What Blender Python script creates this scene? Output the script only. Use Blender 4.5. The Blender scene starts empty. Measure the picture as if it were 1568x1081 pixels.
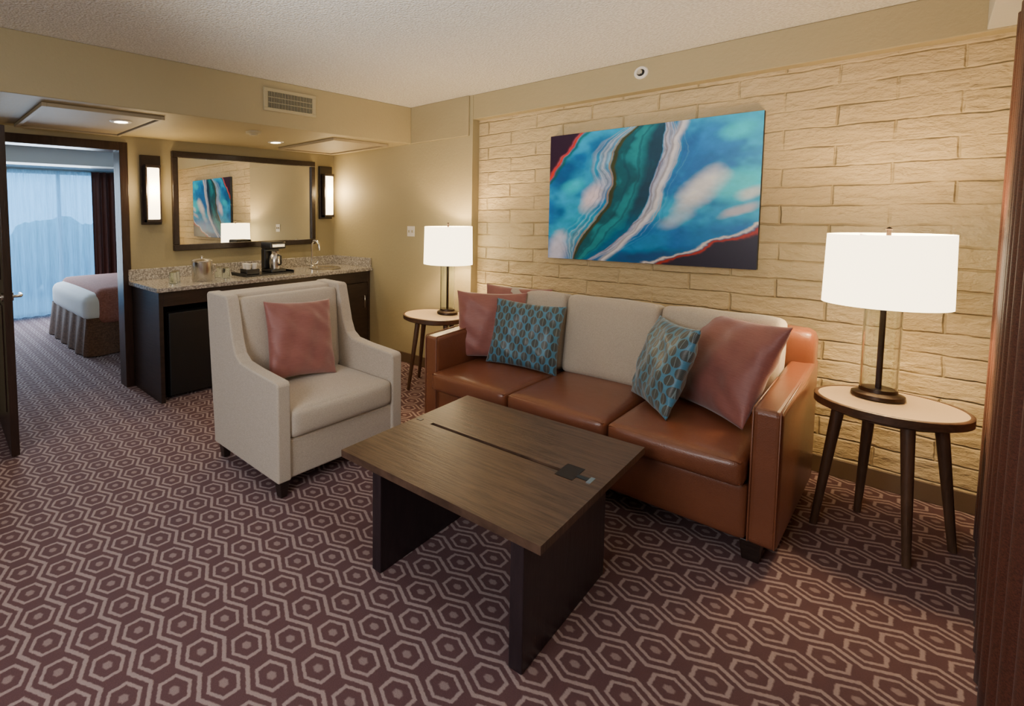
import bpy, bmesh, math, random
import numpy as np
from mathutils import Vector, Matrix, Euler
random.seed(4); np.random.seed(4)
D=bpy.data; C=bpy.context
# ------------------------------------------------------------ helpers
def link(o,parent=None):
    C.collection.objects.link(o)
    if parent is not None: o.parent=parent
    return o
def group(name,loc=(0,0,0),rz=0):
    e=D.objects.new(name,None); e.empty_display_size=.1; e.location=loc; e.rotation_euler=(0,0,math.radians(rz)); return link(e)
def newmesh(name,bm,mat=None,parent=None,smooth=False):
    bmesh.ops.recalc_face_normals(bm,faces=bm.faces)
    me=D.meshes.new(name); bm.to_mesh(me); bm.free()
    if smooth:
        for p in me.polygons: p.use_smooth=True
    o=D.objects.new(name,me)
    if mat: me.materials.append(mat)
    return link(o,parent)
def bev(o,w,seg=3):
    m=o.modifiers.new('bev','BEVEL'); m.width=w; m.segments=seg; m.limit_method='ANGLE'; m.angle_limit=math.radians(40); return o
def box(name,lo,hi,mat,parent=None,b=0,seg=3):
    bm=bmesh.new(); bmesh.ops.create_cube(bm,size=1)
    lo=Vector(lo);hi=Vector(hi)
    for v in bm.verts:
        v.co=Vector([lo[i]+(v.co[i]+.5)*(hi[i]-lo[i]) for i in range(3)])
    o=newmesh(name,bm,mat,parent)
    if b: bev(o,b,seg)
    return o
def prism(name,pts,axis,a0,a1,mat,parent=None,b=0,seg=3,smooth=False):
    """pts 2D polygon; axis extruded (0,1,2)"""
    bm=bmesh.new(); oth=[i for i in range(3) if i!=axis]
    def mk(p,a):
        c=[0,0,0]; c[oth[0]]=p[0]; c[oth[1]]=p[1]; c[axis]=a; return bm.verts.new(c)
    A=[mk(p,a0) for p in pts]; B=[mk(p,a1) for p in pts]; n=len(pts)
    bm.faces.new(A); bm.faces.new(B[::-1])
    for i in range(n): bm.faces.new((A[i],B[i],B[(i+1)%n],A[(i+1)%n]))
    o=newmesh(name,bm,mat,parent,smooth)
    if b: bev(o,b,seg)
    return o
def soft(name,lo,hi,r,mat,parent=None,puff=(0,0,0,0,0,0),n=11,rot=None,wr=0):
    """rounded, puffed box. puff: -x,+x,-y,+y,-z,+z"""
    bm=bmesh.new(); bmesh.ops.create_cube(bm,size=2)
    bmesh.ops.subdivide_edges(bm,edges=bm.edges[:],cuts=n,use_grid_fill=True)
    lo=Vector(lo);hi=Vector(hi); c=(lo+hi)/2; h=(hi-lo)/2
    ph=random.random()*9
    for v in bm.verts:
        s=[math.sin(x*math.pi/2) for x in v.co]
        p=Vector([s[i]*h[i] for i in range(3)])
        q=Vector([max(-(h[i]-r),min(h[i]-r,p[i])) for i in range(3)])
        d=p-q
        if d.length>1e-9: p=q+d.normalized()*r
        for ax in range(3):
            u,w=[s[i] for i in range(3) if i!=ax]
            k=(1-u*u)*(1-w*w)
            if s[ax]>.5: p[ax]+=puff[2*ax+1]*k
            if s[ax]<-.5: p[ax]-=puff[2*ax]*k
        if wr: p+=v.co.normalized()*wr*(math.sin(p.x*23+ph)*math.sin(p.y*19+ph*2)*math.sin(p.z*21))
        v.co=p
    o=newmesh(name,bm,mat,parent,True); o.location=c
    if rot: o.rotation_euler=[math.radians(a) for a in rot]
    return o
def lathe(name,prof,mat,loc=(0,0,0),parent=None,n=48,smooth=True,close=False):
    bm=bmesh.new(); rings=[]
    for r,z in prof:
        if r<1e-6: rings.append([bm.verts.new((0,0,z))])
        else: rings.append([bm.verts.new((r*math.cos(2*math.pi*i/n),r*math.sin(2*math.pi*i/n),z)) for i in range(n)])
    for a,b in zip(rings[:-1],rings[1:]):
        for i in range(n):
            j=(i+1)%n
            if len(a)==1 and len(b)==1: continue
            if len(a)==1: bm.faces.new((a[0],b[i],b[j]))
            elif len(b)==1: bm.faces.new((a[i],a[j],b[0]))
            else: bm.faces.new((a[i],a[j],b[j],b[i]))
    o=newmesh(name,bm,mat,parent,smooth); o.location=loc
    if smooth:
        m=o.modifiers.new('es','EDGE_SPLIT'); m.split_angle=math.radians(38)
    return o
def tube(name,pts,r,mat,parent=None,res=8,cyc=False):
    cu=D.curves.new(name,'CURVE'); cu.dimensions='3D'; s=cu.splines.new('POLY'); s.points.add(len(pts)-1)
    for i,p in enumerate(pts): s.points[i].co=(*p,1)
    s.use_cyclic_u=cyc; cu.bevel_depth=r; cu.bevel_resolution=3
    o=D.objects.new(name+'_c',cu); C.collection.objects.link(o)
    dg=C.evaluated_depsgraph_get(); dg.update()
    me=D.meshes.new_from_object(o.evaluated_get(dg)); D.objects.remove(o); me.name=name
    me.materials.clear(); me.materials.append(mat)
    for p in me.polygons: p.use_smooth=True
    return link(D.objects.new(name,me),parent)
def leg(name,top,bot,r0,r1,mat,parent=None,n=16):
    top=Vector(top);bot=Vector(bot); bm=bmesh.new()
    A=[bm.verts.new((top.x+r0*math.cos(2*math.pi*i/n),top.y+r0*math.sin(2*math.pi*i/n),top.z)) for i in range(n)]
    B=[bm.verts.new((bot.x+r1*math.cos(2*math.pi*i/n),bot.y+r1*math.sin(2*math.pi*i/n),bot.z)) for i in range(n)]
    for i in range(n): bm.faces.new((A[i],A[(i+1)%n],B[(i+1)%n],B[i]))
    bm.faces.new(A); bm.faces.new(B[::-1])
    o=newmesh(name,bm,mat,parent,True); m=o.modifiers.new('es','EDGE_SPLIT'); m.split_angle=.7
    return o
def pleg(name,cx,cy,z0,z1,w0,w1,mat,parent):
    bm=bmesh.new()
    A=[bm.verts.new((cx+s*w1,cy+t*w1,z1)) for s,t in((-1,-1),(1,-1),(1,1),(-1,1))]
    B=[bm.verts.new((cx+s*w0,cy+t*w0,z0)) for s,t in((-1,-1),(1,-1),(1,1),(-1,1))]
    for i in range(4): bm.faces.new((A[i],A[(i+1)%4],B[(i+1)%4],B[i]))
    bm.faces.new(A); bm.faces.new(B)
    return bev(newmesh(name,bm,mat,parent),.004,2)
# ------------------------------------------------------------ node helper
class N:
    def __init__(s,name):
        s.m=D.materials.new(name); s.m.use_nodes=True; s.t=s.m.node_tree; s.bs=s.t.nodes['Principled BSDF']; s.out=s.t.nodes['Material Output']
    def n(s,ty,**k):
        x=s.t.nodes.new(ty)
        for a,b in k.items(): setattr(x,a,b)
        return x
    def set(s,sock,v):
        if isinstance(v,bpy.types.NodeSocket): s.t.links.new(v,sock)
        else: sock.default_value=v
    def ma(s,op,a,b=0.,c=None):
        x=s.n('ShaderNodeMath',operation=op); s.set(x.inputs[0],a); s.set(x.inputs[1],b)
        if c is not None: s.set(x.inputs[2],c)
        return x.outputs[0]
    def mix(s,f,a,b):
        x=s.n('ShaderNodeMix',data_type='RGBA'); s.set(x.inputs[0],f); s.set(x.inputs[6],c4(a) if not isinstance(a,bpy.types.NodeSocket) else a); s.set(x.inputs[7],c4(b) if not isinstance(b,bpy.types.NodeSocket) else b); return x.outputs[2]
    def coord(s,k='Object'): return s.n('ShaderNodeTexCoord').outputs[k]
    def sep(s,v):
        x=s.n('ShaderNodeSeparateXYZ'); s.set(x.inputs[0],v); return x.outputs
    def comb(s,a,b,c=0.):
        x=s.n('ShaderNodeCombineXYZ'); s.set(x.inputs[0],a); s.set(x.inputs[1],b); s.set(x.inputs[2],c); return x.outputs[0]
    def noise(s,v,scale,det=4,rough=.55,dist=0):
        x=s.n('ShaderNodeTexNoise'); s.set(x.inputs['Vector'],v); x.inputs['Scale'].default_value=scale; x.inputs['Detail'].default_value=det; x.inputs['Roughness'].default_value=rough; x.inputs['Distortion'].default_value=dist; return x.outputs['Fac']
    def ss(s,v,a,b):
        x=s.n('ShaderNodeMapRange',interpolation_type='SMOOTHSTEP'); s.set(x.inputs[0],v); x.inputs[1].default_value=a; x.inputs[2].default_value=b; return x.outputs[0]
    def scale(s,v,sc):
        x=s.n('ShaderNodeMapping'); s.set(x.inputs['Vector'],v); x.inputs['Scale'].default_value=sc; return x.outputs[0]
    def bump(s,h,st,dist=.01):
        x=s.n('ShaderNodeBump'); x.inputs['Strength'].default_value=st; x.inputs['Distance'].default_value=dist; s.set(x.inputs['Height'],h); s.t.links.new(x.outputs[0],s.bs.inputs['Normal']); return x
    def col(s,v): s.set(s.bs.inputs['Base Color'],c4(v) if not isinstance(v,bpy.types.NodeSocket) else v)
    def rough(s,v): s.set(s.bs.inputs['Roughness'],v)
def c4(c): return (*c,1) if len(c)==3 else c
def simple(name,col,rough=.5,metal=0,var=.12,vs=12,bs=0,bst=.2,bd=.003,sheen=0,coat=0,emit=None,es=0,vscale=(1,1,1)):
    k=N(name); v=k.scale(k.coord(),vscale)
    f=k.noise(v,vs,5); k.col(k.mix(f,[x*(1-var) for x in col],[min(1,x*(1+var)) for x in col]))
    k.rough(rough); k.bs.inputs['Metallic'].default_value=metal
    if bs: k.bump(k.noise(v,bs,3),bst,bd)
    if sheen: k.bs.inputs['Sheen Weight'].default_value=sheen
    if coat: k.bs.inputs['Coat Weight'].default_value=coat; k.bs.inputs['Coat Roughness'].default_value=.15
    if emit: k.bs.inputs['Emission Color'].default_value=c4(emit); k.bs.inputs['Emission Strength'].default_value=es
    return k.m
def hexcell(k,x,y,w):
    R=w/math.sqrt(3); hx=w; hy=3*R
    def cell(ox,oy):
        gx=k.ma('SUBTRACT',k.ma('FLOORED_MODULO',k.ma('ADD',x,ox),hx),hx/2)
        gy=k.ma('SUBTRACT',k.ma('FLOORED_MODULO',k.ma('ADD',y,oy),hy),hy/2)
        d=k.ma('ADD',k.ma('MULTIPLY',gx,gx),k.ma('MULTIPLY',gy,gy)); return gx,gy,d
    a=cell(0,0); b=cell(hx/2,hy/2)
    s=k.ma('LESS_THAN',b[2],a[2])
    def mx(p,q): return k.ma('ADD',k.ma('MULTIPLY',p,k.ma('SUBTRACT',1,s)),k.ma('MULTIPLY',q,s))
    return mx(a[0],b[0]),mx(a[1],b[1])
# ------------------------------------------------------------ materials
def carpet():
    k=N('carpet'); P=k.coord(); X,Y,Z=k.sep(P)[:3]
    nz=k.noise(P,60,2); X2=k.ma('ADD',X,k.ma('MULTIPLY',k.ma('SUBTRACT',nz,.5),.008)); Y2=k.ma('ADD',Y,k.ma('MULTIPLY',k.ma('SUBTRACT',k.noise(k.scale(P,(1.3,1.1,1)),70,2),.5),.008))
    w=.15; gx,gy=hexcell(k,X2,Y2,w)
    ax=k.ma('ABSOLUTE',gx); ay=k.ma('ABSOLUTE',gy)
    sl=k.ma('DIVIDE',k.ma('ADD',k.ma('MULTIPLY',ax,.5),k.ma('MULTIPLY',ay,.866)),w/2)
    hd=k.ma('MAXIMUM',k.ma('DIVIDE',ax,w/2),sl)
    def band(v,a,b,e=.035): return k.ma('MULTIPLY',k.ss(v,a-e,a+e),k.ma('SUBTRACT',1,k.ss(v,b-e,b+e)))
    zig=k.ss(sl,.87,.94)
    ring=band(hd,.53,.68); core=k.ma('SUBTRACT',1,k.ss(hd,.14,.24))
    mask=k.ma('MINIMUM',1,k.ma('ADD',k.ma('ADD',zig,ring),k.ma('MULTIPLY',core,.7)))
    f=k.noise(P,260,2,.8)
    dark=k.mix(f,(.070,.029,.034),(.152,.068,.075)); light=k.mix(f,(.25,.175,.175),(.48,.37,.36))
    k.col(k.mix(mask,dark,light)); k.rough(.95); k.bs.inputs['Sheen Weight'].default_value=.05
    k.bump(k.ma('ADD',f,k.ma('MULTIPLY',mask,.4)),.6,.004); return k.m
def brick():
    k=N('painted_slump_block'); X,Y,Z=k.sep(k.coord())[:3]
    P=k.comb(X,Y,Z)
    wob=k.ma('MULTIPLY',k.ma('SUBTRACT',k.noise(P,3.5,3),.5),.03)
    v=k.comb(k.ma('ADD',X,wob),k.ma('ADD',Z,k.ma('MULTIPLY',k.ma('SUBTRACT',k.noise(P,6,3),.5),.026)))
    b=k.n('ShaderNodeTexBrick'); k.set(b.inputs['Vector'],v)
    b.inputs['Scale'].default_value=1; b.inputs['Mortar Size'].default_value=.008; b.inputs['Mortar Smooth'].default_value=1
    b.inputs['Brick Width'].default_value=.42; b.inputs['Row Height'].default_value=.107; b.inputs['Bias'].default_value=0
    b.inputs['Color1'].default_value=(.2,.2,.2,1); b.inputs['Color2'].default_value=(1,1,1,1)
    mort=k.ma('MULTIPLY',b.outputs['Fac'],k.ss(k.noise(P,5,3),.30,.62))
    bw=k.n('ShaderNodeRGBToBW'); k.set(bw.inputs[0],b.outputs['Color'])
    n1=k.noise(k.scale(P,(1,1,2.2)),9,4,.6); n2=k.noise(P,45,3,.6)
    h=k.ma('ADD',k.ma('MULTIPLY',k.ma('SUBTRACT',1,mort),.8),k.ma('ADD',k.ma('MULTIPLY',n1,1.7),k.ma('ADD',k.ma('MULTIPLY',n2,.4),k.ma('MULTIPLY',bw.outputs[0],.2))))
    base=k.mix(n1,(.48,.375,.200),(.59,.47,.27)); k.col(k.mix(k.ma('MULTIPLY',mort,.2),base,(.28,.20,.09)))
    k.rough(.5); k.bump(h,.85,.014); return k.m
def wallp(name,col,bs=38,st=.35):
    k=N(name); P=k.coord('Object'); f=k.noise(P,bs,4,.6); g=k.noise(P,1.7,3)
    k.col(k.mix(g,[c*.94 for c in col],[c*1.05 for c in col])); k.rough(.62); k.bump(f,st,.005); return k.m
def popcorn():
    k=N('popcorn_ceiling'); P=k.coord(); v=k.n('ShaderNodeTexVoronoi'); k.set(v.inputs['Vector'],P); v.inputs['Scale'].default_value=75
    f=k.noise(P,55,4,.7); h=k.ma('SUBTRACT',f,k.ma('MULTIPLY',v.outputs['Distance'],.8))
    k.col(k.mix(k.ss(h,-.1,.45),(.72,.69,.63),(.88,.86,.80))); k.rough(.95); k.bump(h,.8,.012); return k.m
def granite():
    k=N('granite'); P=k.coord(); a=k.noise(P,70,4,.8); b=k.noise(P,140,2,.8); v=k.n('ShaderNodeTexVoronoi'); k.set(v.inputs['Vector'],P); v.inputs['Scale'].default_value=120
    c=k.mix(k.ss(a,.42,.6),(.22,.20,.18),(.62,.58,.52)); c=k.mix(k.ss(b,.56,.62),c,(.08,.07,.06)); c=k.mix(k.ss(v.outputs['Distance'],.0,.25),(.75,.72,.68),c)
    k.col(c); k.rough(.15); return k.m
def wood(name,d,l,sc=(1,12,12),rough=.4,coat=0):
    k=N(name); P=k.scale(k.coord(),sc); f=k.noise(P,5,6,.65,.6); g=k.noise(P,28,3,.6)
    m=k.ma('ADD',k.ma('MULTIPLY',k.ss(f,.3,.7),.7),k.ma('MULTIPLY',g,.3)); k.col(k.mix(m,d,l)); k.rough(rough); k.bump(m,.35,.002)
    if coat: k.bs.inputs['Coat Weight'].default_value=coat
    return k.m
def leather():
    k=N('cognac_leather'); P=k.coord(); f=k.noise(P,4,4); v=k.n('ShaderNodeTexVoronoi'); k.set(v.inputs['Vector'],P); v.inputs['Scale'].default_value=260
    k.col(k.mix(f,(.160,.052,.025),(.240,.082,.040))); k.rough(.32); k.bs.inputs['Coat Weight'].default_value=.35; k.bs.inputs['Coat Roughness'].default_value=.25
    k.bump(k.ma('ADD',k.ma('MULTIPLY',v.outputs['Distance'],.3),k.noise(P,14,4)),.28,.006); return k.m
def fabric(name,a,b,sc=420,st=.35,rough=.9,sheen=.3):
    k=N(name); P=k.coord()
    wv=k.noise(k.scale(P,(1,.35,1)),sc,2,.7); w2=k.noise(k.scale(P,(.35,1,1)),sc,2,.7); f=k.ma('MULTIPLY',k.ma('ADD',wv,w2),.5)
    k.col(k.mix(k.ss(f,.35,.65),a,b)); k.rough(rough); k.bs.inputs['Sheen Weight'].default_value=sheen; k.bump(f,st,.002); return k.m
def silk():
    k=N('mauve_slub_silk'); P=k.coord(); f=k.noise(k.scale(P,(1,9,1)),22,4,.7); g=k.noise(P,5,3)
    k.col(k.mix(f,(.235,.078,.068),(.38,.145,.125))); k.rough(.42); k.bs.inputs['Sheen Weight'].default_value=.4; k.bump(k.ma('ADD',f,g),.35,.005); return k.m
def leafpat():
    k=N('blue_leaf_jacquard'); X,Y,Z=k.sep(k.coord())[:3]
    gx,gy=hexcell(k,X,Y,.054)
    e=k.ma('ADD',k.ma('POWER',k.ma('DIVIDE',k.ma('ABSOLUTE',gx),.0195),2.),k.ma('POWER',k.ma('DIVIDE',k.ma('ABSOLUTE',gy),.028),2.))
    inn=k.ma('SUBTRACT',1,k.ss(e,.8,1.05)); 
    rib=k.ss(k.ma('SINE',k.ma('MULTIPLY',k.ma('ADD',k.ma('ABSOLUTE',gx),k.ma('MULTIPLY',gy,.8)),1000.)),-.1,.5)
    mid=k.ss(k.ma('ABSOLUTE',gx),.0004,.0016)
    leaf=k.mix(rib,(.035,.05,.055),(.10,.11,.10)); leaf=k.mix(mid,(.22,.30,.32),leaf)
    n=k.noise(k.coord(),300,2); bg=k.mix(n,(.035,.15,.26),(.10,.31,.46))
    k.col(k.mix(inn,bg,leaf)); k.rough(.42); k.bs.inputs['Sheen Weight'].default_value=.3; k.bump(inn,.3,.002); return k.m
def glass():
    k=N('clear_glass'); k.bs.inputs['Transmission Weight'].default_value=1; k.bs.inputs['IOR'].default_value=1.5; k.rough(.0); k.col((.95,1,.98)); return k.m
def shade_mat():
    k=N('linen_shade'); k.col((.9,.86,.76)); k.rough(.9)
    f=k.noise(k.coord(),220,2)
    k.set(k.bs.inputs['Emission Color'],k.mix(f,(1,.79,.47),(1,.83,.53))); k.bs.inputs['Emission Strength'].default_value=6; k.bump(f,.1,.001); return k.m
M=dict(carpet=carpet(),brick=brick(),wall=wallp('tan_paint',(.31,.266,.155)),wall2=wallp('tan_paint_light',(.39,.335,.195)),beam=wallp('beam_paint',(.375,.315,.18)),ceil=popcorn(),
 granite=granite(),dk=wood('espresso_wood',(.014,.009,.008),(.036,.021,.017),(1,1,9),.35),door=wood('door_wood',(.016,.008,.006),(.04,.019,.013),(9,9,1),.3),
 ctop=wood('wenge_table_top',(.034,.018,.012),(.15,.088,.058),(1.2,14,1),.36),cleg=wood('dark_slab_leg',(.018,.011,.015),(.034,.021,.026),(6,6,1),.38),
 walnut=wood('walnut_leg',(.06,.03,.017),(.14,.075,.042),(8,8,1),.4),rim=wood('walnut_rim',(.05,.027,.016),(.12,.065,.038),(3,3,6),.4),
 lam=simple('cream_laminate',(.60,.46,.31),.35,var=.04,vs=3),leather=leather(),cream=fabric('cream_tweed',(.46,.395,.32),(.67,.60,.51)),cream2=fabric('cream_back_cushion',(.45,.385,.30),(.61,.54,.44)),
 silk=silk(),leaf=leafpat(),bronze=simple('dark_bronze',(.05,.035,.028),.35,.85,bs=60,bst=.05),steel=simple('brushed_steel',(.62,.60,.57),.25,1,var=.05,bs=80,bst=.03),chrome=simple('chrome',(.8,.8,.8),.08,1,var=.02,bs=50,bst=.01),
 glass=glass(),shade=shade_mat(),black=simple('black_plastic',(.012,.012,.013),.3,bs=40,bst=.05),blackm=simple('fridge_black',(.008,.008,.009),.45,bs=200,bst=.05),
 frame=wood('mirror_frame_wood',(.012,.008,.007),(.03,.018,.015),(6,6,6),.3),base=simple('baseboard_vinyl',(.13,.085,.05),.5,var=.06,bs=30,bst=.05),
 white=simple('white_plastic',(.75,.72,.66),.4,var=.03,bs=40,bst=.03),hatch=simple('hatch_paint',(.34,.28,.18),.6,var=.05,bs=40,bst=.1),vent=simple('vent_paint',(.40,.35,.22),.5,var=.05,bs=60,bst=.05),
 drape=fabric('brown_drape',(.055,.015,.009),(.13,.038,.022),260,.3,.55,.05),skirt=fabric('bronze_bedskirt',(.085,.036,.018),(.17,.08,.042),60,.3,.8,.05),linen=simple('white_bed_linen',(.80,.80,.82),.8,var=.04,vs=6,bs=12,bst=.3,bd=.01),
 throw=fabric('mauve_bed_throw',(.26,.095,.07),(.40,.16,.125),90,.3,.9,.05),bedwall=wallp('bedroom_paint',(.55,.55,.52)),
 sglow=simple('sconce_glass',(.9,.85,.7),.4,var=.02,bs=30,bst=.02,emit=(1,.80,.48),es=8),dglow=simple('downlight_lens',(.9,.85,.7),.4,var=.02,bs=30,bst=.02,emit=(1,.85,.6),es=30))
k=N('mirror_silver'); k.col(k.mix(k.noise(k.coord(),3,1),(.86,.87,.84),(.9,.9,.87))); k.bs.inputs['Metallic'].default_value=1; k.rough(.0); M['mirror']=k.m
k=N('sheer_fabric'); tb=k.n('ShaderNodeBsdfTransparent'); tl=k.n('ShaderNodeBsdfTranslucent'); tl.inputs[0].default_value=(.75,.9,.98,1); mx=k.n('ShaderNodeMixShader')
f=k.noise(k.scale(k.coord(),(60,60,1)),3,3); k.set(mx.inputs[0],k.ss(f,-.3,.9)); k.t.links.new(tb.outputs[0],mx.inputs[1]); k.t.links.new(tl.outputs[0],mx.inputs[2]); k.t.links.new(mx.outputs[0],k.out.inputs[0]); M['sheer']=k.m
# ------------------------------------------------------------ room dims
H=2.473; HS=2.133; HB=2.267; SX=1.135; XR=4.72; YB=-5.4; BR=.098; XS=1.80
DY0,DY1,DH=-3.32,-2.363,2.03
box('floor',(-4.4,YB,-.1),(XR+.1,1.2,0),M['carpet'])
box('ceiling',(-.12,YB,H),(XR+.1,.3,H+.1),M['ceil'])
bm=bmesh.new()
def addbox(bm,lo,hi):
    vs=[bm.verts.new((x,y,z)) for x in(lo[0],hi[0]) for y in(lo[1],hi[1]) for z in(lo[2],hi[2])]
    for f in((0,1,3,2),(4,6,7,5),(0,4,5,1),(2,3,7,6),(0,2,6,4),(1,5,7,3)): bm.faces.new([vs[i] for i in f])
addbox(bm,(-.12,DY1,0),(0,.3,H)); addbox(bm,(-.12,YB,0),(0,DY0,H)); addbox(bm,(-.12,DY0,DH),(0,DY1,H))
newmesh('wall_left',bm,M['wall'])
bm=bmesh.new(); addbox(bm,(0,0,0),(XS,.25,H)); newmesh('wall_back_plain',bm,M['wall2'])
bm=bmesh.new(); addbox(bm,(XS,BR,0),(XR,.25,HB)); newmesh('wall_back',bm,M['brick'])
bev(box('trim_1',(XS,0,HB),(XR,.25,H),M['beam']),.006,2)
bev(box('trim_2',(SX,-.022,HS),(XS-.03,0,H),M['beam']),.006,2)
box('wall_right',(XR,YB,0),(XR+.1,.25,H),M['wall2'])
box('wall_front',(-.12,YB-.1,0),(XR+.1,YB,H),M['wall2'])
so=box('trim_3',(0,YB,HS),(SX,0,H),M['beam']); bev(so,.006,2)
box('trim_4',(4.46,YB,2.275),(XR,0,H),M['bedwall'],b=.004)
box('baseboard_back',(XS,BR-.014,0),(XR,BR,.1),M['base'],b=.004)
box('baseboard_back_plain',(.6,-.014,0),(XS,0,.1),M['base'],b=.004)
g=group('door_frame')
for (a,b,z0,z1,n) in((DY1-.02,DY1+.05,0,DH+.05,'jamb_right'),(DY0-.05,DY0+.02,0,DH+.05,'jamb_left'),(DY0+.02,DY1-.02,DH-.02,DH+.05,'head')):
    box(n,(-.135,a,z0),(.015,b,z1),M['door'],g,.004)
d=group('door_1',(.02,-3.285,0),-2.5)
box('leaf',(0,-.045,.012),(.84,0,2.0),M['door'],d,.003)
for z0,z1 in((.25,.92),(1.08,1.85)):
    box('panel',(.13,0,z0),(.71,.006,z1),M['door'],d,.004); box('panel',(.13,-.051,z0),(.71,-.045,z1),M['door'],d,.004)
for s,yy in((1,0),(-1,-.045)):
    lathe('rose',[(0,0),(.026,0),(.026,.01),(0,.012)],M['steel'],parent=d,loc=(.775,yy,.98)).rotation_euler=(-s*math.pi/2,0,0)
    tube('lever',[(.775,yy,.98),(.775,yy+s*.05,.98),(.74,yy+s*.058,.98),(.66,yy+s*.058,.98)],.009,M['steel'],d)
# ------------------------------------------------------------ soffit fittings
def hatch(x0,x1,y0,y1):
    g=group('access_hatch'); t=.035
    box('panel',(x0+t,y0+t,HS-.012),(x1-t,y1-t,HS-.001),M['hatch'],g,.002)
    for a,b,c,dd in((x0,x1,y0,y0+t-.006),(x0,x1,y1-t+.006,y1),(x0,x0+t-.006,y0+t-.006,y1-t+.006),(x1-t+.006,x1,y0+t-.006,y1-t+.006)):
        box('frame',(a,c,HS-.024),(b,dd,HS-.001),M['hatch'],g,.003)
hatch(.17,1.0,-.88,-.18); hatch(.10,1.0,-3.15,-2.4)
for (x,y) in((.47,-1.12),(.72,-2.6)):
    zz=HS if y>-2 else HS-.012
    g=group('recessed_downlight',(x,y,zz)); lathe('trim_ring',[(.045,-.001),(.047,-.008),(.07,-.006),(.075,-.001)],M['white'],parent=g); lathe('lens',[(0,-.004),(.045,-.004)],M['dglow'],parent=g)
g=group('smoke_detector',(.85,-1.6,HS)); lathe('body',[(0,-.035),(.03,-.034),(.035,-.02),(.06,-.018),(.065,-.001)],M['vent'],parent=g)
g=group('air_vent',(SX,-1.445,2.328))
for (a,b,c,dd) in((-.25,.25,.06,.085),(-.25,.25,-.085,-.06),(-.25,-.215,-.06,.06),(.215,.25,-.06,.06)):
    box('frame',(.0,a,c),(.012,b,dd),M['vent'],g,.003)
box('back',(.0,-.215,-.06),(.003,.215,.06),M['black'],g)
for i in range(30):
    y=-.21+i*.0145; box('fin',(.003,y,-.06),(.009,y+.003,.06),M['vent'],g)
for z in (-.02,.02): box('bar',(.004,-.215,z-.002),(.01,.215,z+.002),M['vent'],g)
g=group('fire_sprinkler',(3.07,0,2.385))
for nm,pr,mt in(('escutcheon',[(.022,.001),(.024,.012),(.038,.010),(.042,.0)],M['white']),('recess',[(0,.002),(.024,.002)],M['black']),('nozzle',[(0,.035),(.014,.034),(.016,.03),(.008,.028),(.008,.0),(0,0)],M['chrome'])):
    o=lathe(nm,pr,mt,parent=g); o.rotation_euler=(math.pi/2,0,0)
g=group('light_switch',(1.13,0,1.30)); box('plate',(-.045,-.006,-.05),(.045,0,.05),M['white'],g,.004); 
for x in(-.02,.02): box('toggle',(x-.006,-.014,-.012),(x+.006,-.006,.012),M['vent'],g,.002)
# ------------------------------------------------------------ mirror
g=group('wall_mirror'); y0,y1,z0,z1=-1.933,-.2975,1.15,2.04; f=.055
for a,b,c,dd in((y0,y1,z1-f,z1),(y0,y1,z0,z0+f),(y0,y0+f,z0+f,z1-f),(y1-f,y1,z0+f,z1-f)):
    box('frame',(.002,a,c),(.04,b,dd),M['frame'],g,.006)
box('glass',(.002,y0+f,z0+f),(.018,y1-f,z1-f),M['mirror'],g)
for y0,y1,z0,z1 in((-2.215,-2.035,1.39,1.985),(-.225,-.05,1.42,2.0)):
    g=group('wall_sconce',(0,(y0+y1)/2,(z0+z1)/2)); hy=.088; hz=(z1-z0)/2
    box('backplate',(.002,-hy,-hz),(.03,hy,hz),M['frame'],g,.003)
    for s in(-1,1): box('side',(.03,s*.060-.007,-hz+.02),(.085,s*.060+.007,hz-.11),M['frame'],g,.003)
    box('cap',(.03,-.067,hz-.11),(.09,.067,hz-.085),M['frame'],g,.003); box('cap_low',(.03,-.067,-hz+.02),(.09,.067,-hz+.045),M['frame'],g,.003)
    box('glass',(.032,-.050,-hz+.045),(.098,.050,hz-.11),M['sglow'],g,.01)
    l=D.lights.new('sconce_bulb','POINT'); l.energy=11; l.color=(1,.70,.34); l.shadow_soft_size=.05
    o=D.objects.new('sconce_bulb',l); o.location=(.15,0,0); link(o,g)
# ------------------------------------------------------------ bar cabinet
g=group('bar_cabinet'); CY=-2.31; fx=.58; wx=.004
box('counter',(wx,CY-.03,.878),(.62,-.006,.913),M['granite'],g,.005)
box('splash_left',(wx,CY-.03,.913),(.024,-.006,1.01),M['granite'],g,.003)
box('splash_back',(.024,-.026,.913),(.60,-.006,1.01),M['granite'],g,.003)
box('side_panel_left',(wx,CY,.0),(fx,CY+.035,.878),M['dk'],g,.003)
box('side_panel_right',(wx,-.04,.0),(fx,-.006,.878),M['dk'],g,.003)
box('apron',(fx-.02,CY+.035,.76),(fx,-.04,.878),M['dk'],g,.003)
box('back',(wx,CY+.035,.0),(.02,-.04,.878),M['dk'],g)
box('divider',(.02,-1.66,.0),(fx,-1.62,.76),M['dk'],g,.003)
for a,b in((-1.61,-1.1),(-1.09,-.575),(-.565,-.045)):
    box('cabinet_door',(fx-.02,a,.08),(fx,b,.755),M['dk'],g,.003)
    tube('pull',[(fx,b-.06,.62),(fx+.025,b-.06,.62),(fx+.025,b-.06,.50),(fx,b-.06,.50)],.005,M['steel'],g)
box('toe_kick',(fx-.08,-1.62,.0),(fx-.06,-.04,.08),M['dk'],g)
g=group('mini_fridge'); box('body',(.08,-2.22,.02),(.5,-1.70,.70),M['blackm'],g,.008); box('door',(.505,-2.22,.03),(.55,-1.70,.70),M['blackm'],g,.01); box('grip',(.55,-1.76,.2),(.562,-1.74,.6),M['black'],g,.003)
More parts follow.
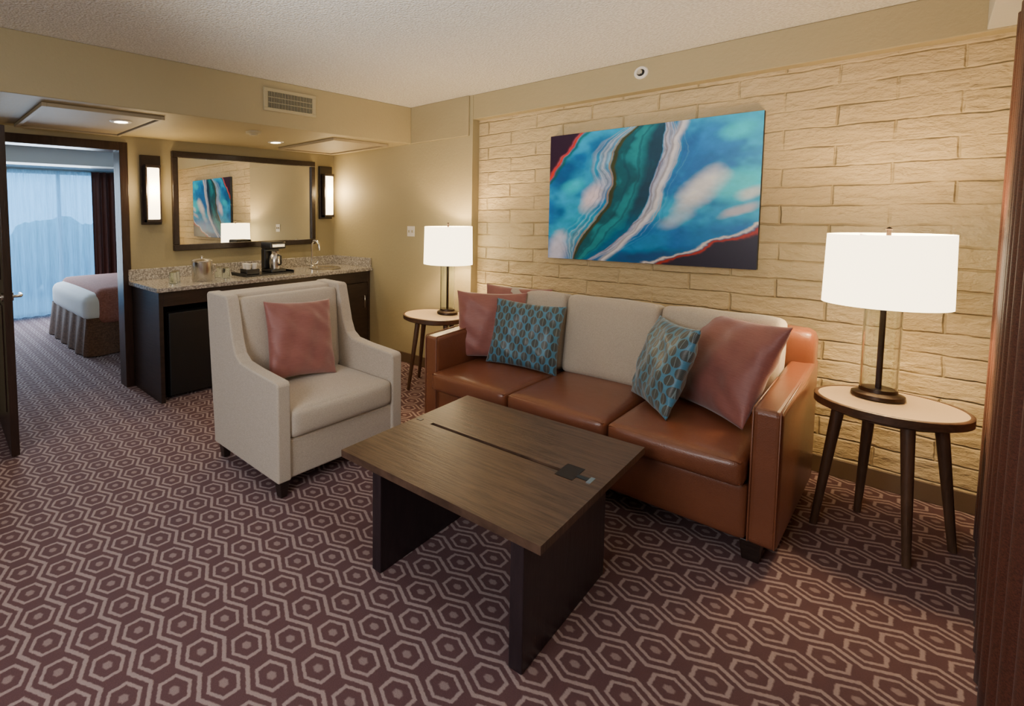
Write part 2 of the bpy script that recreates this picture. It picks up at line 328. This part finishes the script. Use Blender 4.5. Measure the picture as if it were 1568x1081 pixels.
for x in(.12,.46):
    for y in(-2.18,-1.74): box('foot',(x-.02,y-.02,0),(x+.02,y+.02,.02),M['black'],g)
ZC=.913
g=group('ice_bucket',(.42,-1.86,ZC)); lathe('bucket',[(0,0),(.080,0),(.084,.006),(.088,.165),(.093,.17),(.091,.175)],M['steel'],parent=g); lathe('lid',[(.091,.175),(.072,.185),(.01,.192),(.008,.204),(.014,.212),(0,.216)],M['steel'],parent=g)
tube('handle',[(0,.09,.14),(0,.125,.13),(0,.13,.08),(0,.088,.05)],.006,M['steel'],g)
for x,y in((.34,-2.06),(.42,-2.12),(.3,-1.64),(.40,-1.62)):
    g=group('drinking_glass',(x,y,ZC)); lathe('tumbler',[(.036,0),(.03,.095),(0,.095),(0,.09),(.027,.09),(.033,0)],M['glass'],parent=g,n=24)
g=group('serving_tray',(.34,-1.19,ZC)); box('tray',(-.13,-.27,.0),(.13,.27,.012),M['black'],g,.004)
for s in(-1,1): box('lip',(-.13,s*.265-.006,.012),(.13,s*.265+.006,.03),M['black'],g,.002)
g=group('coffee_maker',(.32,-1.06,ZC+.012)); box('base',(-.085,-.085,0),(.095,.085,.03),M['black'],g,.008); box('tower',(-.085,-.085,.03),(-.02,.085,.22),M['black'],g,.01); box('head',(-.085,-.09,.22),(.09,.09,.29),M['black'],g,.015)
box('band',(.09,-.07,.24),(.093,.07,.265),M['steel'],g); lathe('carafe',[(0,.032),(.055,.032),(.063,.09),(.055,.15),(.038,.18),(.041,.198),(0,.2)],M['steel'],loc=(.03,0,0),parent=g)
tube('carafe_handle',[(.08,0,.165),(.125,0,.155),(.125,0,.08),(.09,0,.07)],.008,M['black'],g)
g=group('cup_caddy',(.36,-1.35,ZC+.012)); box('caddy',(-.06,-.07,0),(.06,.07,.05),M['black'],g,.006)
for x,y in((-.03,-.03),(.03,.03),(.03,-.035)): lathe('cup',[(0,.05),(.022,.05),(.03,.10),(.028,.10),(0,.055)],M['white'],loc=(x,y,0),parent=g,n=20)
g=group('bar_sink',(.33,-.42,ZC)); lathe('basin',[(.17,.004),(.165,.008),(.155,.004),(.14,.001),(.03,.0006),(0,.001)],M['steel'],parent=g)
g=group('sink_faucet',(.12,-.42,ZC)); lathe('base',[(0,0),(.028,0),(.028,.01),(.014,.02),(.012,.06),(0,.06)],M['chrome'],parent=g)
tube('spout',[(0,0,.03)]+[(.06-.06*math.cos(t),0,.22+.06*math.sin(t)) for t in np.linspace(0,math.pi*.95,12)]+[(.12,0,.18)],.012,M['chrome'],g)
for s in(-1,1): tube('handle',[(0,s*.0,.02),(0,s*.07,.03),(.01,s*.075,.06)],.008,M['chrome'],g)
# ------------------------------------------------------------ agate painting
def painting():
    nx,nz=520,390; W,Hh=1.246,.928
    u,v=np.meshgrid(np.linspace(0,1,nx),np.linspace(0,1,nz))
    rng=np.random.RandomState(11)
    def vn(x,y,fr):
        g=rng.rand(64,64); X=x*fr+7; Y=y*fr+3; i=np.floor(X).astype(int);j=np.floor(Y).astype(int);a=X-i;b=Y-j;a=a*a*(3-2*a);b=b*b*(3-2*b)
        G=lambda p,q:g[p%64,q%64]; return G(i,j)*(1-a)*(1-b)+G(i+1,j)*a*(1-b)+G(i,j+1)*(1-a)*b+G(i+1,j+1)*a*b
    def fbm(x,y,fr): return (vn(x,y,fr)+.5*vn(x,y,fr*2.1)+.25*vn(x,y,fr*4.3)+.12*vn(x,y,fr*9))/1.87-.5
    s=u+.05*fbm(u,v,4)+.010*fbm(u,v,18); t=v+.05*fbm(u,v,4)
    ip=np.interp
    lft=ip(t,[0,.08,.18,.30,.42,.55,.68,.80,.92,1],[.47,.40,.36,.345,.36,.335,.27,.20,.165,.15])
    rgt=ip(t,[0,.08,.18,.30,.42,.55,.68,.80,.92,1],[.60,.60,.60,.575,.55,.535,.50,.43,.33,.24])
    c=(lft+rgt)/2; w=(rgt-lft)/2
    d=(s-c)/w
    L=lambda h:np.array(h,float)
    def sm(x,a,b): q=np.clip((x-a)/(b-a),0,1); return q*q*(3-2*q)
    def mixc(A,B,f): return A*(1-f[...,None])+B*f[...,None]
    one=np.ones(u.shape+(3,))
    n=fbm(u,v,5); n2=fbm(v+3,u,7); n3=fbm(u+5,v+2,26)
    col=one*L((.0,.17,.50))
    col=mixc(col,one*L((.0,.42,.76)),sm(n,-.15,.15))
    def blob(cx,cy,rx,ry,ang): 
        a=math.radians(ang); X=(s-cx)*math.cos(a)+(t-cy)*math.sin(a); Y=-(s-cx)*math.sin(a)+(t-cy)*math.cos(a); return 1-sm(np.sqrt((X/rx)**2+(Y/ry)**2)+n2*.6,.25,1.05)
    for b,cc,am in((blob(.10,.30,.12,.20,20),(.0,.08,.28),.9),(blob(.15,.42,.10,.07,-30),(.10,.66,.88),.75),(blob(.26,.50,.085,.20,25),(.90,.80,.92),1),(blob(.05,.92,.09,.22,15),(.70,.72,.95),1),(blob(.16,.68,.05,.12,-30),(.02,.48,.78),.7),(blob(.06,.62,.07,.11,0),(.0,.12,.36),.9),(blob(.30,.12,.12,.10,-25),(.0,.14,.38),.7),
        (blob(.80,.13,.14,.16,0),(.0,.24,.66),.9),(blob(.90,.10,.10,.07,-20),(.03,.62,.86),.85),(blob(.72,.14,.04,.16,20),(.0,.12,.40),.7),(blob(.90,.45,.18,.13,-35),(.15,.72,.93),.9),(blob(.75,.50,.10,.26,25),(.88,.92,1),1),(blob(.80,.80,.18,.10,-30),(.0,.20,.50),.9),(blob(.93,.62,.14,.045,-38),(.62,.58,.68),.85),(blob(.97,.50,.08,.05,-38),(.78,.86,.93),.85),(blob(.58,.84,.14,.09,-40),(.02,.26,.58),.85),(blob(.68,.68,.15,.08,-40),(.55,.68,.86),.75),(blob(.55,.95,.35,.07,-12),(.0,.05,.20),.9)):
        col=mixc(col,one*L(cc),b*am)
    k1=np.exp(-((d+1.35)/.22)**2)*(1-sm(t,.35,.6)); col=mixc(col,one*L((.42,.50,.66)),k1*.9)
    k1=np.exp(-((d+1.85)/.12)**2)*(1-sm(t,.3,.5)); col=mixc(col,one*L((.35,.42,.6)),k1*.6)
    k1=np.exp(-((d+1.35)/.25)**2)*sm(t,.6,.8); col=mixc(col,one*L((.25,.45,.6)),k1*.8)
    k1=sm(d,.95,1.05)*(1-sm(d,1.2,1.7)); col=mixc(col,one*L((.66,.64,.78)),k1*(.75+.4*n))
    # fine agate lines following the ribbon
    fl=np.sin(d*26+n*16+n3*2); near=np.exp(-((np.abs(d)-1.35)/.5)**2)
    col=mixc(col,one*L((.02,.10,.26)),sm(fl,.55,.95)*near*.45); col=mixc(col,one*L((.85,.88,.95)),sm(-fl,.7,.98)*near*.4)
    for q,wd,cc in((1.12,.04,(.15,.14,.20)),(1.38,.04,(.26,.26,.38)),(1.6,.035,(.5,.5,.6))):
        col=mixc(col,one*L(cc),np.exp(-((d-q-n*.5)/wd)**2)*.8)
    vc=ip(t,[0,.2,.4,.6,.75,.9,1],[.68,.645,.60,.57,.50,.40,.32]); vd=(s-vc)
    col=mixc(col,one*L((.85,.85,.93)),np.exp(-(vd/.018)**2)*.95)
    col=mixc(col,one*L((.28,.28,.36)),np.exp(-((vd+.012+n*.02)/.005)**2)*.7)
    inside=1-sm(np.abs(d),.95,1.0)
    rib=mixc(one*L((.0,.10,.14)),one*L((.0,.27,.33)),sm(np.sin(d*4+n*9+t*3),-.6,1))
    rib=mixc(rib,one*L((.0,.06,.10)),sm(np.sin(d*13+n*9),.5,1)*.5)
    rib=mixc(rib,one*L((.005,.04,.09)),sm(d,.0,.6)*(1-sm(t,.5,.8))*.85)
    rib=mixc(rib,one*L((.0,.16,.38)),sm(t,.55,.9)*sm(d,.0,.8)*.8)
    rib=mixc(rib,one*L((.05,.055,.02)),sm(-d,.70,.86))
    col=mixc(col,rib,inside)
    col=mixc(col,one*L((.42,.28,.15)),np.exp(-((d+1.03)/.045)**2)*.95)
    col=col*(1+.35*n3[...,None])
    e=s*1.05+t*.62-.19+n*.10
    col=mixc(col,one*L((.02,.008,.03)),1-sm(e,-.01,.015)); col=mixc(col,one*L((.6,.05,.02)),np.exp(-((e-.012)/.014)**2)); col=mixc(col,one*L((.02,.10,.06)),np.exp(-((e-.04)/.013)**2)*.8)
    e=(1-s)*.60+(1-t)*1.05-.255+n2*.13+n3*.03
    col=mixc(col,one*L((.012,.008,.025)),1-sm(e,-.015,.01)); col=mixc(col,one*L((.80,.74,.74)),np.exp(-((e-.012)/.011)**2)); col=mixc(col,one*L((.45,.05,.03)),np.exp(-((e+.018)/.011)**2)*.9)
    mu=col.mean(-1,keepdims=True); col=np.clip((mu+1.22*(col-mu))*.96,0,1)
    verts=np.stack([u*W,np.zeros_like(u),(1-v)*Hh],-1).reshape(-1,3)
    idx=np.arange(nx*nz).reshape(nz,nx)
    faces=np.stack([idx[:-1,:-1],idx[1:,:-1],idx[1:,1:],idx[:-1,1:]],-1).reshape(-1,4)
    me=D.meshes.new('canvas_face'); me.from_pydata(verts.tolist(),[],faces.tolist())
    at=me.color_attributes.new('agate','FLOAT_COLOR','POINT'); at.data.foreach_set('color',np.concatenate([col.reshape(-1,3),np.ones((nx*nz,1))],1).ravel())
    k=N('agate_print'); a=k.n('ShaderNodeAttribute',attribute_name='agate'); k.col(a.outputs['Color']); k.rough(.35); me.materials.append(k.m)
    k.bump(k.noise(k.coord(),300,2),.05,.001)
    g=group('abstract_painting',(2.449,.058,1.121)); o=link(D.objects.new('canvas_face',me),g)
    box('stretcher',(0,.0015,0),(W,.038,Hh),simple('canvas_edge',(.02,.03,.05),.6,bs=90,bst=.1),g)
painting()
# ------------------------------------------------------------ sofa
S=group('sofa',(3.125,-1.18,0),0); HW=.885; IN=.785
for s,nm in((-1,'left'),(1,'right')):
    a,b=(-HW,-IN) if s<0 else (IN,HW)
    prism('arm_'+nm,[(0,.09),(.93,.09),(.93,.72),(.55,.685),(0,.665)],0,a,b,M['leather'],S,.022,4)
    for zz in (a+.008,b-.008):
        tube('arm_piping',[(zz,-.0,.10),(zz,-.0,.655),(zz,.01,.668),(zz,.5,.687)],.003,M['leather'],S)
soft('back',(-HW+.005,.80,.09),(HW-.005,.97,.87),.05,M['leather'],S,(0,0,0,0,0,.01))
soft('front_rail',(-IN,.0,.09),(IN,.82,.335),.02,M['leather'],S,(0,0,.008,0,0,0))
w=2*IN/3
for i in range(3):
    x0=-IN+i*w+.003; x1=x0+w-.006
    soft('seat_cushion_%d'%(i+1),(x0,-.07,.335),(x1,.66,.455),.03,M['leather'],S,(0,0,.012,0,0,.022),14)
    for z in(.352,.442):
        tube('seat_piping',[(x0+.012,-.02,z),(x0+.012,-.062,z),(x1-.012,-.062,z),(x1-.012,-.02,z)],.004,M['leather'],S)
    soft('back_cushion_%d'%(i+1),(x0,.61,.44),(x1,.77,.935),.035,M['cream2'],S,(0,0,.03,0,0,.006),12,rot=(-9,0,0),wr=.004)
for x in(-.8,.8):
    for y in(.06,.9): pleg('foot',x,y,0,.092,.028,.038,M['dk'],S)
def pillow(name,size,T,mat,center,yaw,tilt,roll=0,parent=None,seed=0):
    n=34; bm=bmesh.new(); rows=[[],[]]
    rs=random.Random(seed); ph=[rs.random()*6 for _ in range(6)]
    h=size/2
    for side in(0,1):
        for j in range(n+1):
            row=[]
            for i in range(n+1):
                u=-1+2*i/n; v=-1+2*j/n
                u=math.sin(u*math.pi/2)*.5+u*.5; v=math.sin(v*math.pi/2)*.5+v*.5
                k=max(0,(1-abs(u)**2.6)*(1-abs(v)**2.6))
                z=T/2*(k**.55)
                x=h*u*(1-.07*(1-v*v)*abs(u)**3); y=h*v*(1-.07*(1-u*u)*abs(v)**3)
                wr=.010*k**.4*(math.sin(u*7+v*3+ph[0])*math.sin(v*6-u*2+ph[1])+.7*math.sin((u+v)*13+ph[2])*(u*u*v*v)**.3)
                z=z+wr
                if side: z=-z
                if side and (i in(0,n) or j in(0,n)): row.append(rows[0][j][i]); continue
                row.append(bm.verts.new((x,y,z if not(i in(0,n) or j in(0,n)) else 0)))
            rows[side].append(row)
        for j in range(n):
            for i in range(n):
                R=rows[side]; f=(R[j][i],R[j][i+1],R[j+1][i+1],R[j+1][i])
                bm.faces.new(f if not side else f[::-1])
    o=newmesh(name,bm,mat,parent,True)
    o.matrix_world=Matrix.Translation(center)@Matrix.Rotation(math.radians(yaw),4,'Z')@Matrix.Rotation(math.radians(90-tilt),4,'X')@Matrix.Rotation(math.radians(roll),4,'Z')
    return o
pillow('throw_pillow',.46,.14,M['silk'],(2.445,-.72,.70),33,10,0,seed=1)
pillow('throw_pillow.001',.46,.12,M['silk'],(2.52,-.54,.73),8,10,0,seed=2)
pillow('patterned_pillow',.44,.14,M['leaf'],(2.69,-.72,.675),14,18,-3,seed=3)
pillow('patterned_pillow.001',.46,.13,M['leaf'],(3.495,-.83,.685),-54,17,2,seed=4)
pillow('throw_pillow.002',.51,.16,M['silk'],(3.72,-.69,.705),-43,24,2,seed=5)
# ------------------------------------------------------------ armchair
A=group('armchair',(1.95,-1.935,0),0)
prof=[(-.33,.09),(.34,.09),(.34,.60),(.325,.615),(.10,.63),(-.02,.645),(-.07,.68),(-.10,.75),(-.13,.88),(-.155,.985),(-.17,1.0),(-.385,1.005),(-.40,.99)]
for s,nm in((-1,'left'),(1,'right')):
    a,b=(-.47,-.385) if s<0 else (.385,.47)
    prism('side_'+nm,prof,1,a,b,M['cream'],A,.018,4)
prism('back',[(-.33,.09),(-.20,.09),(-.245,.99),(-.39,1.0)],1,-.39,.39,M['cream'],A,.015,3)
soft('inner_back',(-.25,-.383,.44),(-.14,.383,.975),.03,M['cream'],A,(0,.02,0,0,0,0),rot=(0,-4,0))
box('base',(-.3,-.39,.09),(.325,.39,.30),M['cream'],A,.012)
soft('seat_cushion',(-.18,-.383,.30),(.345,.383,.455),.035,M['cream'],A,(0,.012,0,0,0,.025),14)
for x in(-.29,.30):
    for y in(-.42,.42): pleg('foot',x,y,0,.09,.02,.03,M['dk'],A)
pillow('throw_pillow.003',.47,.15,M['silk'],(1.91,-1.96,.71),82,14,-3,seed=6)
# ------------------------------------------------------------ coffee table
T=group('coffee_table',(3.19,-1.925,0),2.0)
zt=.46
bm=bmesh.new()
X0,X1,Y0,Y1=-.425,.435,-.48,.495
sx0,sx1,sy0,sy1=-.33,.31,.020,.044
for lo,hi in(((X0,Y0),(X1,sy0)),((X0,sy1),(X1,Y1)),((X0,sy0),(sx0,sy1)),((sx1,sy0),(X1,sy1))):
    addbox(bm,(lo[0],lo[1],zt-.03),(hi[0],hi[1],zt))
bmesh.ops.remove_doubles(bm,verts=bm.verts,dist=1e-5)
newmesh('top',bm,M['ctop'],T)
box('slot_bottom',(sx0,sy0,zt-.03),(sx1,sy1,zt-.014),M['black'],T)
box('latch_plate',(sx1-.035,-.018,zt),(sx1+.03,.105,zt+.002),M['bronze'],T); box('latch_key',(sx1+.03,.02,zt),(sx1+.085,.044,zt+.002),M['black'],T)
box('latch_pin',(sx1+.07,.004,zt),(sx1+.085,.06,zt+.0022),M['steel'],T)
box('slot_end',(sx0-.08,.02,zt),(sx0-.055,.044,zt+.0015),M['black'],T)
box('slab_left',(-.27,-.455,0),(-.225,.24,zt-.03),M['cleg'],T,.004); box('slab_right',(.335,-.472,0),(.38,.22,zt-.03),M['cleg'],T,.004)
box('stretcher',(-.225,-.03,.28),(.335,.01,zt-.03),M['cleg'],T,.004)
# ------------------------------------------------------------ end tables and lamps
def endtable(name,cx,cy,a0,r=.262,zt=.62):
    g=group(name,(cx,cy,0))
    lathe('top_rim',[(0,zt-.045),(r-.02,zt-.045),(r,zt-.035),(r,zt-.003),(r-.004,zt),(r-.014,zt),(r-.014,zt-.004)],M['rim'],parent=g,n=72)
    lathe('top_inlay',[(0,zt-.002),(r-.014,zt-.002)],M['lam'],parent=g,n=72)
    for i in range(4):
        a=math.radians(a0+90*i); c,s=math.cos(a),math.sin(a)
        leg('leg_%d'%(i+1),(c*.16,s*.16,zt-.045),(c*(r-.014),s*(r-.014),0),.022,.013,M['walnut'],g)
    lathe('under_ring',[(0,zt-.06),(.18,zt-.06),(.18,zt-.045)],M['rim'],parent=g)
def lamp(name,cx,cy,z):
    g=group(name,(cx,cy,z))
    lathe('base',[(0,0),(.082,0),(.086,.006),(.084,.02),(.062,.03),(.060,.045),(0,.045)],M['bronze'],parent=g)
    lathe('glass_column',[(.060,.045),(.060,.42),(.054,.42),(.054,.045),(.060,.045)],M['glass'],parent=g)
    lathe('stem',[(0,.04),(.010,.04),(.010,.42),(.064,.421),(.064,.431),(.008,.436),(.008,.76),(0,.76)],M['bronze'],parent=g,n=24)
    r=.2; z0,z1=.425,.74
    lathe('shade',[(r,z0),(r-.006,z1),(r-.009,z1),(r-.003,z0),(r,z0)],M['shade'],parent=g,n=72)
    for a in(0,120,240):
        q=math.radians(a); tube('spider',[(0,0,z1-.02),(math.cos(q)*(r-.008),math.sin(q)*(r-.008),z1-.01)],.003,M['bronze'],g)
    lathe('finial',[(0,.755),(.01,.757),(.011,.764),(.005,.77),(0,.772)],M['bronze'],parent=g,n=16)
    l=D.lights.new(name+'_bulb','POINT'); l.energy=34; l.color=(1,.68,.34); l.shadow_soft_size=.05
    o=D.objects.new(name+'_bulb',l); o.location=(0,0,.6); link(o,g)
endtable('end_table',4.262,-.50,22,.237); lamp('table_lamp',4.225,-.45,.62)
endtable('end_table.001',1.70,-.37,250,.262); lamp('table_lamp.001',1.755,-.27,.62)
# ------------------------------------------------------------ drape
def drape(name,path0,path1,z0,z1,amp,waves,mat,n=240,th=.004,seed=1,taper=.35):
    rs=random.Random(seed); p0=Vector(path0);p1=Vector(path1); d=(p1-p0); nrm=Vector((-d.y,d.x)).normalized(); bm=bmesh.new(); rows=[]
    nz=14; ph=[rs.random()*6 for _ in range(3)]
    for j in range(nz+1):
        f=j/nz; z=z0+(z1-z0)*f; row=[]
        for i in range(n+1):
            s=i/n; a=amp*(1-taper*f); q=math.sin(s*waves*2*math.pi+.5*math.sin(s*9+ph[0])+.25*(1-f)*math.sin(s*17+ph[1]))
            q=math.copysign(abs(q)**.75,q)
            off=a*q*(.85+.3*math.sin(s*5+ph[2]))
            P=p0+d*s+nrm*off; row.append(bm.verts.new((P.x,P.y,z)))
        rows.append(row)
    for j in range(nz):
        for i in range(n): bm.faces.new((rows[j][i],rows[j][i+1],rows[j+1][i+1],rows[j+1][i]))
    o=newmesh(name,bm,mat,None,True)
    if th: m=o.modifiers.new('s','SOLIDIFY'); m.thickness=th
    return o
drape('window_drape',(4.562,-.12),(4.562,-2.3),.015,2.27,.056,12,M['drape'],560,taper=.05)
# ------------------------------------------------------------ bedroom
HBm=2.38
box('ceiling_bedroom',(-4.4,-4.8,HBm),(-.12,1.2,HBm+.1),M['bedwall'])
bm=bmesh.new(); WX=-4.05
addbox(bm,(WX-.1,-4.8,0),(WX,-3.9,HBm)); addbox(bm,(WX-.1,-.9,0),(WX,1.2,HBm)); addbox(bm,(WX-.1,-3.9,2.15),(WX,-.9,HBm)); newmesh('wall_bedroom_window',bm,M['bedwall'])
box('wall_bedroom_right',(-4.15,1.1,0),(-.12,1.2,HBm),M['bedwall']); box('wall_bedroom_left',(-4.15,-4.9,0),(-.12,-4.8,HBm),M['bedwall'])
g=group('window_1')
for y in(-3.9,-2.9,-1.95,-.95): box('stile',(WX-.07,y,0),(WX-.02,y+.05,2.15),M['white'],g,.004)
for z in(0,2.1): box('rail',(WX-.07,-3.85,z),(WX-.02,-.95,z+.05),M['white'],g,.004)
drape('sheer_curtain',(-3.93,-3.9),(-3.93,-1.40),.02,2.14,.04,16,M['sheer'],600,0,3)
drape('bedroom_drape',(-3.84,-1.52),(-3.84,-.95),.02,2.14,.045,5,M['drape'],160,.004,5)
box('trim_5',(-3.95,-4.8,2.17),(-3.2,1.1,HBm),M['bedwall'],b=.005)
B=group('bed')
bx0,bx1,by0,by1=-2.72,-1.22,-2.35,-.3
soft('box_spring',(bx0+.03,by0+.03,.1),(bx1-.03,by1,.36),.03,M['skirt'],B)
soft('mattress',(bx0,by0,.34),(bx1,by1,.62),.09,M['linen'],B,(0,0,0,0,0,.03),14)
soft('duvet',(bx0-.01,by0-.02,.34),(bx1+.02,by1-.4,.65),.10,M['linen'],B,(0,0,.01,0,0,.03),16,wr=.006)
soft('bed_throw',(bx0-.02,by0+.10,.32),(bx1+.05,by0+1.3,.70),.08,M['throw'],B,(0,0,0,0,0,.02),14)
for x in(bx0+.1,bx1-.1):
    for y in(by0+.1,by1-.1): box('leg',(x-.03,y-.03,0),(x+.03,y+.03,.11),M['dk'],B)
bm=bmesh.new(); pts=[]; 
per=[(bx0,by1),(bx0,by0),(bx1,by0),(bx1,by1)]
for (a,b) in zip(per[:-1],per[1:]):
    a=Vector(a);b=Vector(b);d=b-a;nr=Vector((d.y,-d.x)).normalized()
    nr=-nr if nr.dot(Vector(((bx0+bx1)/2,(by0+by1)/2))-a)>0 else nr
    for i in range(90):
        s=i/90; pts.append((a+d*s,nr,math.sin(s*2*math.pi*5)))
for z,k1,k2 in((.01,.06,.018),(.40,.01,.003)):
    for p,nr,q in pts: P=p+nr*(k1+k2*q); bm.verts.new((P.x,P.y,z))
bm.verts.ensure_lookup_table(); n=len(pts)
for i in range(n-1): bm.faces.new((bm.verts[i],bm.verts[i+1],bm.verts[n+i+1],bm.verts[n+i]))
newmesh('bed_skirt',bm,M['skirt'],B,True)
bm=bmesh.new(); rs=random.Random(3)
for i in range(26):
    m=Matrix.Translation((-7.5+rs.random()*1.2,-7+i*.33,.2+rs.random()*.7))@Matrix.Scale(.35+.3*rs.random(),4)
    bmesh.ops.create_icosphere(bm,subdivisions=3,radius=1,matrix=m)
for v in bm.verts: v.co+=Vector((rs.random()-.5,rs.random()-.5,rs.random()-.5))*.12
newmesh('garden_hedge',bm,simple('foliage',(.05,.12,.06),.7,var=.5,vs=6,bs=20,bst=.5))
box('ground_outside',(-12,-9,-.12),(-4.4,4,-.02),simple('patio_ground',(.35,.36,.36),.8,bs=20,bst=.2))
# ------------------------------------------------------------ lights
def area(name,loc,tgt,sx,sy,e,col):
    l=D.lights.new(name,'AREA'); l.shape='RECTANGLE'; l.size=sx; l.size_y=sy; l.energy=e; l.color=col
    o=D.objects.new(name,l); o.location=loc; o.rotation_euler=(Vector(tgt)-Vector(loc)).to_track_quat('-Z','Y').to_euler(); return link(o)
def spot(name,loc,tgt,e,col,ang=90,bl=.6,r=.04):
    l=D.lights.new(name,'SPOT'); l.energy=e; l.color=col; l.spot_size=math.radians(ang); l.spot_blend=bl; l.shadow_soft_size=r
    o=D.objects.new(name,l); o.location=loc; o.rotation_euler=(Vector(tgt)-Vector(loc)).to_track_quat('-Z','Y').to_euler(); return link(o)
area('camera_side_fill',(3.5,-5.2,1.8),(2.6,-1.5,.4),1.3,1.0,54,(1,.97,.98))  # added soft fill from behind the camera; no window is modelled there
spot('ceiling_bounce_spot',(3.7,-4.0,1.2),(3.1,-2.2,2.47),360,(1,.97,.93),72,1,.3)
spot('downlight_bar',(.47,-1.12,HS-.03),(.47,-1.12,0),26,(1,.80,.5),130)
spot('downlight_entry',(.72,-2.6,HS-.05),(.72,-2.6,0),12,(1,.82,.55),130)
area('bedroom_daylight',(-3.7,-2.4,1.3),(-1,-2.4,.8),1.6,1.8,100,(.75,.88,1))
w=D.worlds.new('world'); C.scene.world=w; w.use_nodes=True; bg=w.node_tree.nodes['Background']; bg.inputs[0].default_value=(.18,.52,1,1); bg.inputs[1].default_value=4.6
# ------------------------------------------------------------ camera
f,px,py=779.55,486.0,383.56; W0,H0=1568.,1081.
yaw,pitch,roll=.88,.0688,-.0068
fw=Vector((-math.sin(yaw)*math.cos(pitch),math.cos(yaw)*math.cos(pitch),-math.sin(pitch)))
rt=Vector((math.cos(yaw),math.sin(yaw),0)); up=rt.cross(fw)
r2=rt*math.cos(roll)+up*math.sin(roll); u2=-rt*math.sin(roll)+up*math.cos(roll)
cd=D.cameras.new('camera'); cam=D.objects.new('camera',cd); C.collection.objects.link(cam)
m=Matrix((r2,u2,-fw)).transposed().to_4x4(); m.translation=Vector((4.3487,-3.8397,1.4599)); cam.matrix_world=m
cd.sensor_fit='HORIZONTAL'; cd.sensor_width=36; cd.lens=f/W0*36; cd.shift_x=(W0/2-px)/W0; cd.shift_y=-(H0/2-py)/W0; cd.clip_start=.05
C.scene.camera=cam
